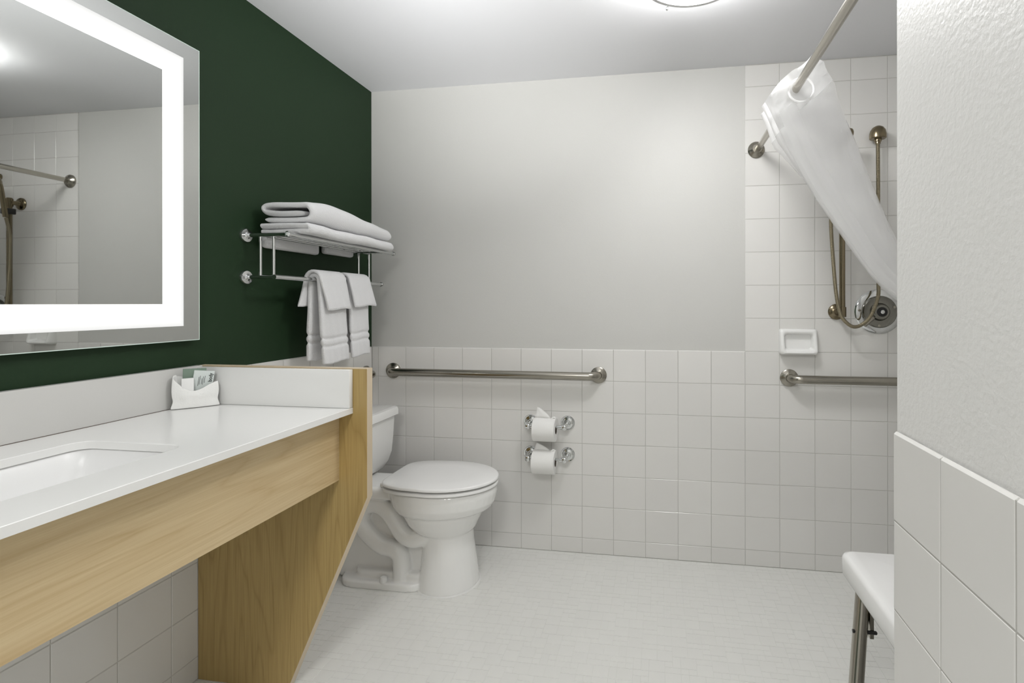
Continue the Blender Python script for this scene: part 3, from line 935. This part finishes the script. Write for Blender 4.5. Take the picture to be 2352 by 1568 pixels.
# ------------------------------------------------------------------ toilet paper
for zi, which in ((0.6375, 'upper'), (0.4815, 'lower')):
    t = thing('toilet_paper_holder', f'{which} of the two chrome toilet paper holders on the tiled back wall', 'paper holder', (0.95, D, zi), 'toilet paper holders')
    zr = zi - 0.006
    for x, dx in ((0.858, 1), (1.0455, -1)):
        bm = bmesh.new(); lathe(bm, (x, D, zi), (0, -1, 0), [(0.0355, 0), (0.0355, 0.004), (0.0330, 0.0075), (0.0290, 0.0065), (0.0265, 0.0125), (0.0170, 0.0155), (0.0145, 0.022)], 30)
        obj('rosette', bm, M['chrome'], t)
        bm = bmesh.new(); tube(bm, smooth_path([(x, D - 0.016, zi), (x, D - 0.045, zi - 0.001), (x + dx * 0.002, D - 0.066, zr), (x + dx * 0.004, D - 0.076, zr)], 4), 0.0095, 14)
        lathe(bm, (x + dx * 0.004, D - 0.070, zr), (0, -1, 0), [(0.0125, 0), (0.014, 0.006), (0.0125, 0.013), (0.007, 0.016)], 16)
        obj('post', bm, M['chrome'], t)
    bm = bmesh.new(); tube(bm, [(0.862, D - 0.074, zr), (1.042, D - 0.074, zr)], 0.0085, 12)
    lathe(bm, (1.036, D - 0.074, zr), (-1, 0, 0), [(0.011, 0), (0.011, 0.016), (0.0085, 0.017)], 14)
    obj('roller', bm, M['chrome'], t)
    # roll hangs on the roller
    rz, ry, ro, ri = zr - 0.0125, D - 0.074, 0.0565, 0.021
    xa, xb_ = (0.893, 1.0015) if which == 'upper' else (0.889, 0.9985)
    roll = thing('toilet_roll', f'white toilet paper roll on the {which} chrome holder, loose end turned up', 'toilet roll', ((xa + xb_) / 2, ry, rz), 'toilet rolls')
    bm = bmesh.new(); n = 40
    rgs = []
    for (xx, r_) in ((xa, ri), (xa, ro - 0.002), (xa + 0.002, ro), (xb_ - 0.002, ro), (xb_, ro - 0.002), (xb_, ri)):
        rgs.append([(xx, ry + r_ * math.cos(2 * PI * k / n), rz + r_ * math.sin(2 * PI * k / n)) for k in range(n)])
    rings_to_mesh(bm, rgs, False, False)
    obj('paper', bm, M['tissue'], roll)
    bm = bmesh.new()
    rings_to_mesh(bm, [[(xx, ry + r_ * math.cos(2 * PI * k / n), rz + r_ * math.sin(2 * PI * k / n)) for k in range(n)] for xx, r_ in ((xa + 0.001, ri), (xb_ - 0.001, ri), (xb_ - 0.001, ri - 0.0012), (xa + 0.001, ri - 0.0012), (xa + 0.001, ri))], False, False)
    obj('core', bm, M['cardboard'], roll, recalc=False)
    # torn loose sheet rising from behind the top of the roll
    bm = bmesh.new()
    hgt = 0.050 if which == 'upper' else 0.034
    rows_ = []
    prof_ = [(0, 1.0), (0.25, 0.86), (0.5, 0.66), (0.75, 0.42), (1.0, 0.16)]
    for s, wfrac in prof_:
        yy = ry - 0.004 + 0.010 * s; zz = rz + ro - 0.001 + hgt * s
        x_l = xa + 0.004 + 0.010 * s; wid = (xb_ - xa - 0.03) * wfrac
        rows_.append([(x_l + wid * k / 6, yy + 0.002 * math.sin(0.9 * k + 2 * s), zz - 0.004 * s * abs(k - 2) / 4) for k in range(7)])
    for off_ in (0, ):
        VV = [[bm.verts.new(p_) for p_ in r_] for r_ in rows_]
        for a_, b_2 in zip(VV, VV[1:]):
            for k in range(6): bm.faces.new((a_[k], a_[k + 1], b_2[k + 1], b_2[k]))
    o = obj('loose_sheet', bm, M['tissue'], roll)
    sd = o.modifiers.new('thick', 'SOLIDIFY'); sd.thickness = 0.0012
    bm = bmesh.new()   # flap ridge at the roll's right
    tube(bm, smooth_path([(xb_ - 0.020, ry - 0.012, rz + ro - 0.002), (xb_ - 0.012, ry - 0.008, rz + ro + 0.004), (xb_ - 0.003, ry - 0.004, rz + ro + 0.002)], 4), 0.004, 8)
    obj('paper_fold', bm, M['tissue'], roll)

# ------------------------------------------------------------------ shower: soap dish, rail set, valve
sd_ = thing('soap_dish', 'white ceramic soap dish set in the shower wall tiles', 'soap dish', (2.1215, D, 1.05))
bm = bmesh.new()
x0_, x1_, z0_, z1_ = 2.0385, 2.2045, 0.990, 1.108
def zr_ring(g, y, r):      # the bottom of the dish reaches further out than its top
    out_ = []
    for x, z in rrect(x0_ + g, x1_ - g, z0_ + g, z1_ - g, r, 5):
        k = 1 + 1.1 * (z1_ - z) / (z1_ - z0_)
        out_.append((x, D - y * k, z))
    return out_
rings_to_mesh(bm, [zr_ring(0.0, 0.0, 0.010), zr_ring(0.001, 0.012, 0.012), zr_ring(0.004, 0.019, 0.013), zr_ring(0.010, 0.0225, 0.014), zr_ring(0.018, 0.0215, 0.012), zr_ring(0.0215, 0.016, 0.012), zr_ring(0.027, 0.003, 0.012)], False, True)
obj('dish_body', bm, M['porcelain'], sd_, angle=60)

XBAR, YBAR = 2.297, D - 0.052
sb = thing('shower_slide_bar', 'aged brass slide bar with hand shower standing on the shower wall', 'shower rail', (XBAR, D, 1.5))
bm = bmesh.new(); tube(bm, [(XBAR, YBAR, 1.165), (XBAR, YBAR, 1.845)], 0.0125, 18)
obj('rail', bm, M['bronze'], sb)
for z in (1.187, 1.818):
    bm = bmesh.new(); lathe(bm, (XBAR - 0.008, D, z), (0, -1, 0), [(0.036, 0), (0.036, 0.006), (0.032, 0.011), (0.017, 0.016), (0.013, 0.022), (0.013, 0.052)], 28)
    obj('wall_bracket', bm, M['bronze'], sb)
    bm = bmesh.new(); tube(bm, [(XBAR, YBAR, z - 0.022), (XBAR, YBAR, z + 0.022)], 0.0165, 18)
    obj('bracket_collar', bm, M['bronze'], sb)
bm = B(XBAR - 0.024, XBAR + 0.022, YBAR - 0.03, YBAR + 0.018, 1.748, 1.782, bev=0.005)
obj('slider', bm, M['black'], sb)['label'] = 'black plastic slider'
bm = bmesh.new()
hs = [Vector((XBAR - 0.034, YBAR - 0.038, 1.725)), Vector((XBAR - 0.030, YBAR - 0.045, 1.80)), Vector((XBAR - 0.028, YBAR - 0.058, 1.90)), Vector((XBAR - 0.022, YBAR - 0.072, 1.945))]
tube(bm, smooth_path(hs, 5), 0.012, 14)
hd = Vector((0.50, -0.55, -0.67)).normalized()
obj('handle', bm, M['bronze'], sb)
bm = bmesh.new(); lathe(bm, hs[-1] - hd * 0.012, hd, [(0.012, 0), (0.030, 0.008), (0.042, 0.018), (0.044, 0.026), (0.040, 0.030), (0.0, 0.030)], 28)
obj('spray_head', bm, M['bronze'], sb)

HX = 2.449
se = thing('water_supply_elbow', 'round domed brass hose outlet high on the shower wall', 'hose outlet', (HX, D, 1.97))
bm = bmesh.new(); lathe(bm, (HX, D, 1.985), (0, -1, 0), [(0.020, 0), (0.020, 0.030)], 20)
lathe(bm, (HX, D - 0.042, 1.952), (0, 0, 1), [(0.030, 0), (0.034, 0.003), (0.0345, 0.018), (0.031, 0.036), (0.022, 0.050), (0.010, 0.057), (0.001, 0.059)], 28)
obj('dome', bm, M['bronze'], se)
bm = bmesh.new(); lathe(bm, (HX, D - 0.042, 1.953), (0, 0, -1), [(0.015, 0), (0.015, 0.012), (0.011, 0.014), (0.011, 0.022)], 18)
obj('collar', bm, M['bronze'], se)
hose = [(HX, D - 0.042, 1.935), (HX, D - 0.044, 1.75), (HX - 0.003, D - 0.052, 1.50), (HX - 0.008, D - 0.066, 1.32), (HX - 0.018, D - 0.084, 1.25), (HX - 0.048, D - 0.092, 1.175), (HX - 0.079, D - 0.092, 1.137), (2.335, D - 0.09, 1.1225),
        (2.306, D - 0.088, 1.137), (2.279, D - 0.086, 1.176), (2.2625, D - 0.084, 1.257), (2.249, D - 0.084, 1.41), (2.239, D - 0.086, 1.584), (2.246, D - 0.088, 1.66), (2.261, D - 0.09, 1.72)]
bm = bmesh.new(); tube(bm, smooth_path(hose, 7), 0.0078, 12)
mh = pmat('ribbed_brass_hose', (0.28, 0.245, 0.17), 0.3, 1.0)
nt = mh.node_tree
wv = nt.nodes.new('ShaderNodeTexWave'); wv.bands_direction = 'Z'; wv.inputs['Scale'].default_value = 60
tcn = nt.nodes.new('ShaderNodeTexCoord'); nt.links.new(tcn.outputs['Object'], wv.inputs['Vector'])
bpn = nt.nodes.new('ShaderNodeBump'); bpn.inputs['Strength'].default_value = 0.4; bpn.inputs['Distance'].default_value = 0.002
nt.links.new(wv.outputs['Fac'], bpn.inputs['Height']); nt.links.new(bpn.outputs['Normal'], nt.nodes['Principled BSDF'].inputs['Normal'])
o = obj('shower_hose', bm, mh, angle=60, base=(2.335, D - 0.09, 1.1225))
tag(o, 'thin metal shower hose looping down in front of the round valve plate', 'hose')

VX, VZ = 2.466, 1.187
vt = thing('shower_valve', 'round chrome shower valve plate beside the slide bar', 'shower valve', (VX, D, VZ))
bm = bmesh.new(); lathe(bm, (VX, D, VZ), (0, -1, 0), [(0.100, 0), (0.100, 0.003), (0.094, 0.007), (0.074, 0.010), (0.071, 0.010)], 48)
obj('escutcheon', bm, M['chrome'], vt)
bm = bmesh.new(); lathe(bm, (VX, D - 0.008, VZ), (0, -1, 0), [(0.072, 0), (0.072, 0.012), (0.068, 0.016), (0.060, 0.014), (0.046, 0.010), (0.040, 0.012), (0.034, 0.030), (0.030, 0.034), (0.022, 0.034)], 48)
obj('dial', bm, M['gunmetal'], vt)
bm = bmesh.new(); lathe(bm, (VX, D - 0.040, VZ), (0, -1, 0), [(0.0215, 0), (0.0215, 0.004), (0.018, 0.006)], 32)
obj('dial_cap', bm, M['black'], vt)
bm = bmesh.new(); lathe(bm, (VX, D - 0.045, VZ), (0, -1, 0), [(0.0085, 0), (0.0085, 0.004), (0.004, 0.006)], 20)
obj('dial_screw', bm, M['chrome'], vt)
for a in (175, 265, 20):
    bm = bmesh.new(); q = math.radians(a); rr0 = 0.082 if a == 175 else 0.062
    lathe(bm, (VX + rr0 * math.cos(q), D - 0.008, VZ + rr0 * math.sin(q)), (0, -1, 0), [(0.006, 0), (0.006, 0.016 if a != 175 else 0.004), (0.003, 0.017 if a != 175 else 0.005)], 14)
    obj('screw', bm, M['nickel'], vt)
bm = bmesh.new(); q = math.radians(222)
tube(bm, [(VX + 0.030 * math.cos(q), D - 0.022, VZ + 0.030 * math.sin(q)), (VX + 0.092 * math.cos(q), D - 0.030, VZ + 0.092 * math.sin(q))], 0.008, 12)
obj('lever', bm, M['nickel'], vt)

# ------------------------------------------------------------------ curtain rod and curtain
RX, RZ = 1.947, 1.944
rd = thing('curtain_rod', 'steel shower curtain rod running from the tiled back wall towards the viewer', 'curtain rod', (RX, D, RZ))
YRO = YE + 0.0075
bm = bmesh.new(); tube(bm, [(RX, YRO + 0.004, RZ + 0.008), (RX, D - 0.004, RZ)], 0.0135, 20)
obj('tube', bm, M['rod'], rd)
for y, n_ in ((D, -1), (YRO, 1)):
    bm = bmesh.new(); lathe(bm, (RX - 0.008, y, RZ - 0.004 if n_ < 0 else RZ + 0.008), (0, n_, 0), [(0.038, 0), (0.038, 0.006), (0.033, 0.012), (0.024, 0.016), (0.019, 0.024)], 30)
    obj('flange', bm, M['nickel'], rd)

cu = thing('shower_curtain', 'translucent white shower curtain bunched on the rod and pulled aside to the right', 'curtain', (RX, 1.9, RZ))
Lb = [(1.856, 1.930), (1.885, 1.880), (1.925, 1.808), (2.002, 1.665), (2.082, 1.537), (2.168, 1.404), (2.239, 1.304), (2.311, 1.235), (2.407, 1.141), (2.52, 1.03)]
Rb = [(2.006, 2.070), (2.047, 2.022), (2.087, 1.971), (2.128, 1.885), (2.166, 1.803), (2.217, 1.663), (2.264, 1.539), (2.318, 1.417), (2.407, 1.250), (2.52, 1.09)]
Lb = [(p_.x, p_.y) for p_ in smooth_path([Vector((a, b, 0)) for a, b in Lb], 4)]
Rb = [(p_.x, p_.y) for p_ in smooth_path([Vector((a, b, 0)) for a, b in Rb], 4)]
NS = len(Lb)
YL_ = [1.765, 1.815, 1.865, 1.915, 1.965, 2.015]
def cross(i):
    """zigzag across the pleats at station i"""
    s = i / (NS - 1)
    g = min(1, s * 2.2); g = g * g * (3 - 2 * g)
    l_p, r_p = Vector((Lb[i][0], 0, Lb[i][1])), Vector((Rb[i][0], 0, Rb[i][1]))
    ax = (Vector((Lb[min(i + 1, NS - 1)][0], 0, Lb[min(i + 1, NS - 1)][1])) - Vector((Lb[max(i - 1, 0)][0], 0, Lb[max(i - 1, 0)][1]))).normalized()
    pts = []
    for k, y0_ in enumerate(YL_):
        yy = y0_ + (1.855 + 0.011 * k - y0_) * g
        order = range(15) if k % 2 == 0 else range(14, -1, -1)
        for q in order:
            t = q / 14                    # 0 at the right edge, 1 at the left edge
            off_l = 0.009 * k * (1 - g) - 0.010 * k * g
            p_ = r_p.lerp(l_p, t) + Vector((-1, 0, 0)) * 0 + (l_p - r_p).normalized() * (-abs(off_l) * t)
            amp = 0.010 * (0.4 + g)
            p_.y = yy + amp * math.sin(2.2 * PI * t + 1.3 * k + 2.5 * s) + (0.010 * math.sin(PI * t) if k % 2 else -0.010 * math.sin(PI * t))
            p_ += ax * 0.006 * math.sin(7 * t + k * 2.1) * (1 if i == 0 else 0.3)
            p_.y += (0.006 * math.sin(11 * t + 9 * s * 6 + k) + 0.004 * math.sin(23 * t - 31 * s * 3 + 2 * k)) * (1 - 0.6 * g)
            pts.append(p_)
        if k < 5:      # rounded fold between pleats
            nxt = YL_[k + 1] + (1.855 + 0.011 * (k + 1) - YL_[k + 1]) * g
            e_pt = pts[-1].copy(); e_pt.y = (yy + nxt) / 2
            e_pt += (l_p - r_p).normalized() * (0.008 if k % 2 == 0 else -0.008)
            pts.append(e_pt)
    return pts
ncut = 7
def sheet(i0, i1):
    bm = bmesh.new()
    rings_to_mesh(bm, [cross(i) for i in range(i0, i1 + 1)], False, False, closed=False)
    return bm
obj('header', sheet(0, ncut), M['curtain_head'], cu, angle=180, recalc=False)['label'] = 'opaque white gathered header'
obj('liner', sheet(ncut, NS - 1), M['curtain'], cu, angle=180, recalc=False)['label'] = 'see-through vinyl sheet'
for k, y in enumerate(YL_):
    bm = bmesh.new(); n = 28
    tube(bm, [(RX + 0.016 + 0.040 * math.cos(2 * PI * q / n), y - 0.006 + (0.004 if k % 2 else -0.002), RZ - 0.004 + 0.040 * math.sin(2 * PI * q / n)) for q in range(n + 1)], 0.004, 8)
    obj('ring', bm, M['curtain_head'], cu)
# wide tape hem along the left edge of the liner
bm = bmesh.new()
hem = []
for i in range(ncut - 2, NS):
    s = i / (NS - 1); g = min(1, s * 2.2); g = g * g * (3 - 2 * g)
    a_ = Vector((Lb[i][0], 1.745 + (1.835 - 1.745) * g, Lb[i][1])); b_2 = Vector((Rb[i][0], a_.y, Rb[i][1]))
    d = (b_2 - a_)
    hem.append([a_ + d * f_ + Vector((0, -0.004 * math.sin(f_ * 30), 0)) for f_ in (0.0, 0.06, 0.12, 0.18, 0.24, 0.30)])
rings_to_mesh(bm, hem, False, False, closed=False)
obj('hem', bm, M['curtain'], cu, angle=180, recalc=False)

# ------------------------------------------------------------------ fold-down shower seat
st = thing('shower_bench', 'white fold-down shower bench on metal legs behind the near right wall', 'bench', (2.4, 1.35, 0.46))
bm = bmesh.new()
def seat_ring(g, z): return [(x, y, z) for x, y in rrect(2.045 + g, 2.74 - g, 1.005 + g, 1.652 - g, 0.03, 6)]
rings_to_mesh(bm, [seat_ring(0.012, 0.392), seat_ring(0.003, 0.395), seat_ring(0.0, 0.402), seat_ring(0.0, 0.447), seat_ring(0.004, 0.456), seat_ring(0.013, 0.460)])
obj('seat_board', bm, M['plastic'], st, angle=50)
for y, dy in ((1.53, -0.12), (1.13, 0.06)):
    a0, a1 = Vector((2.068, y, 0.398)), Vector((1.992, y + dy, 0.006))
    bm = bmesh.new()
    tube(bm, [a0, a1], 0.019, 18)
    o = obj('leg', bm, M['rod'], st)
    bm = bmesh.new(); lathe(bm, (a1.x, a1.y, 0.0), (0, 0, 1), [(0.024, 0), (0.024, 0.02), (0.020, 0.026)], 18)
    obj('foot', bm, M['plastic'], o)
    q = a0.lerp(a1, 0.18)
    bm = B(q.x + 0.020, q.x + 0.030, q.y - 0.012, q.y + 0.012, 0.285, 0.398)
    obj('leg_bracket', bm, M['nickel'], o)
    q = a0.lerp(a1, 0.24)
    bm = bmesh.new(); lathe(bm, (q.x - 0.022, q.y - 0.006, q.z), (1, 0, 0), [(0.005, 0), (0.005, 0.062), (0.003, 0.064)], 12)
    obj('pin', bm, M['black'], o)
bm = B(2.735, XR, 1.02, 1.64, 0.38, 0.45, bev=0.004)
obj('wall_hinge', bm, M['nickel'], st)

# ------------------------------------------------------------------ ceiling lamp
LX, LY = 1.600, 1.582
lm = thing('ceiling_lamp', 'round flush ceiling lamp with glowing glass and satin metal ring', 'lamp', (LX, LY, H))
bm = bmesh.new(); lathe(bm, (LX, LY, H), (0, 0, -1), [(0.145, 0), (0.145, 0.012), (0.12, 0.016)], 40)
obj('canopy', bm, M['ring'], lm)
bm = bmesh.new(); lathe(bm, (LX, LY, H - 0.014), (0, 0, -1), [(0.150, 0), (0.156, 0.03), (0.158, 0.068), (0.150, 0.076), (0.10, 0.088), (0.04, 0.093), (0.0, 0.094)], 48)
obj('glass_shade', bm, M['lamp_glass'], lm, angle=60)
bm = bmesh.new()
n = 64
rings_to_mesh(bm, [[(LX + r_ * math.cos(2 * PI * k / n), LY + r_ * math.sin(2 * PI * k / n), H - h_) for k in range(n)] for r_, h_ in ((0.160, 0.078), (0.172, 0.078), (0.174, 0.084), (0.172, 0.091), (0.160, 0.091), (0.160, 0.078))], False, False)
obj('trim_ring', bm, M['ring'], lm)
for a in (118, 238, 358):
    q = math.radians(a)
    bm = bmesh.new(); lathe(bm, (LX + 0.174 * math.cos(q), LY + 0.174 * math.sin(q), H - 0.070), (0, 0, -1), [(0.003, 0), (0.003, 0.020), (0.0045, 0.022), (0.0045, 0.032), (0.002, 0.035)], 12)
    obj('clip', bm, M['chrome'], lm)
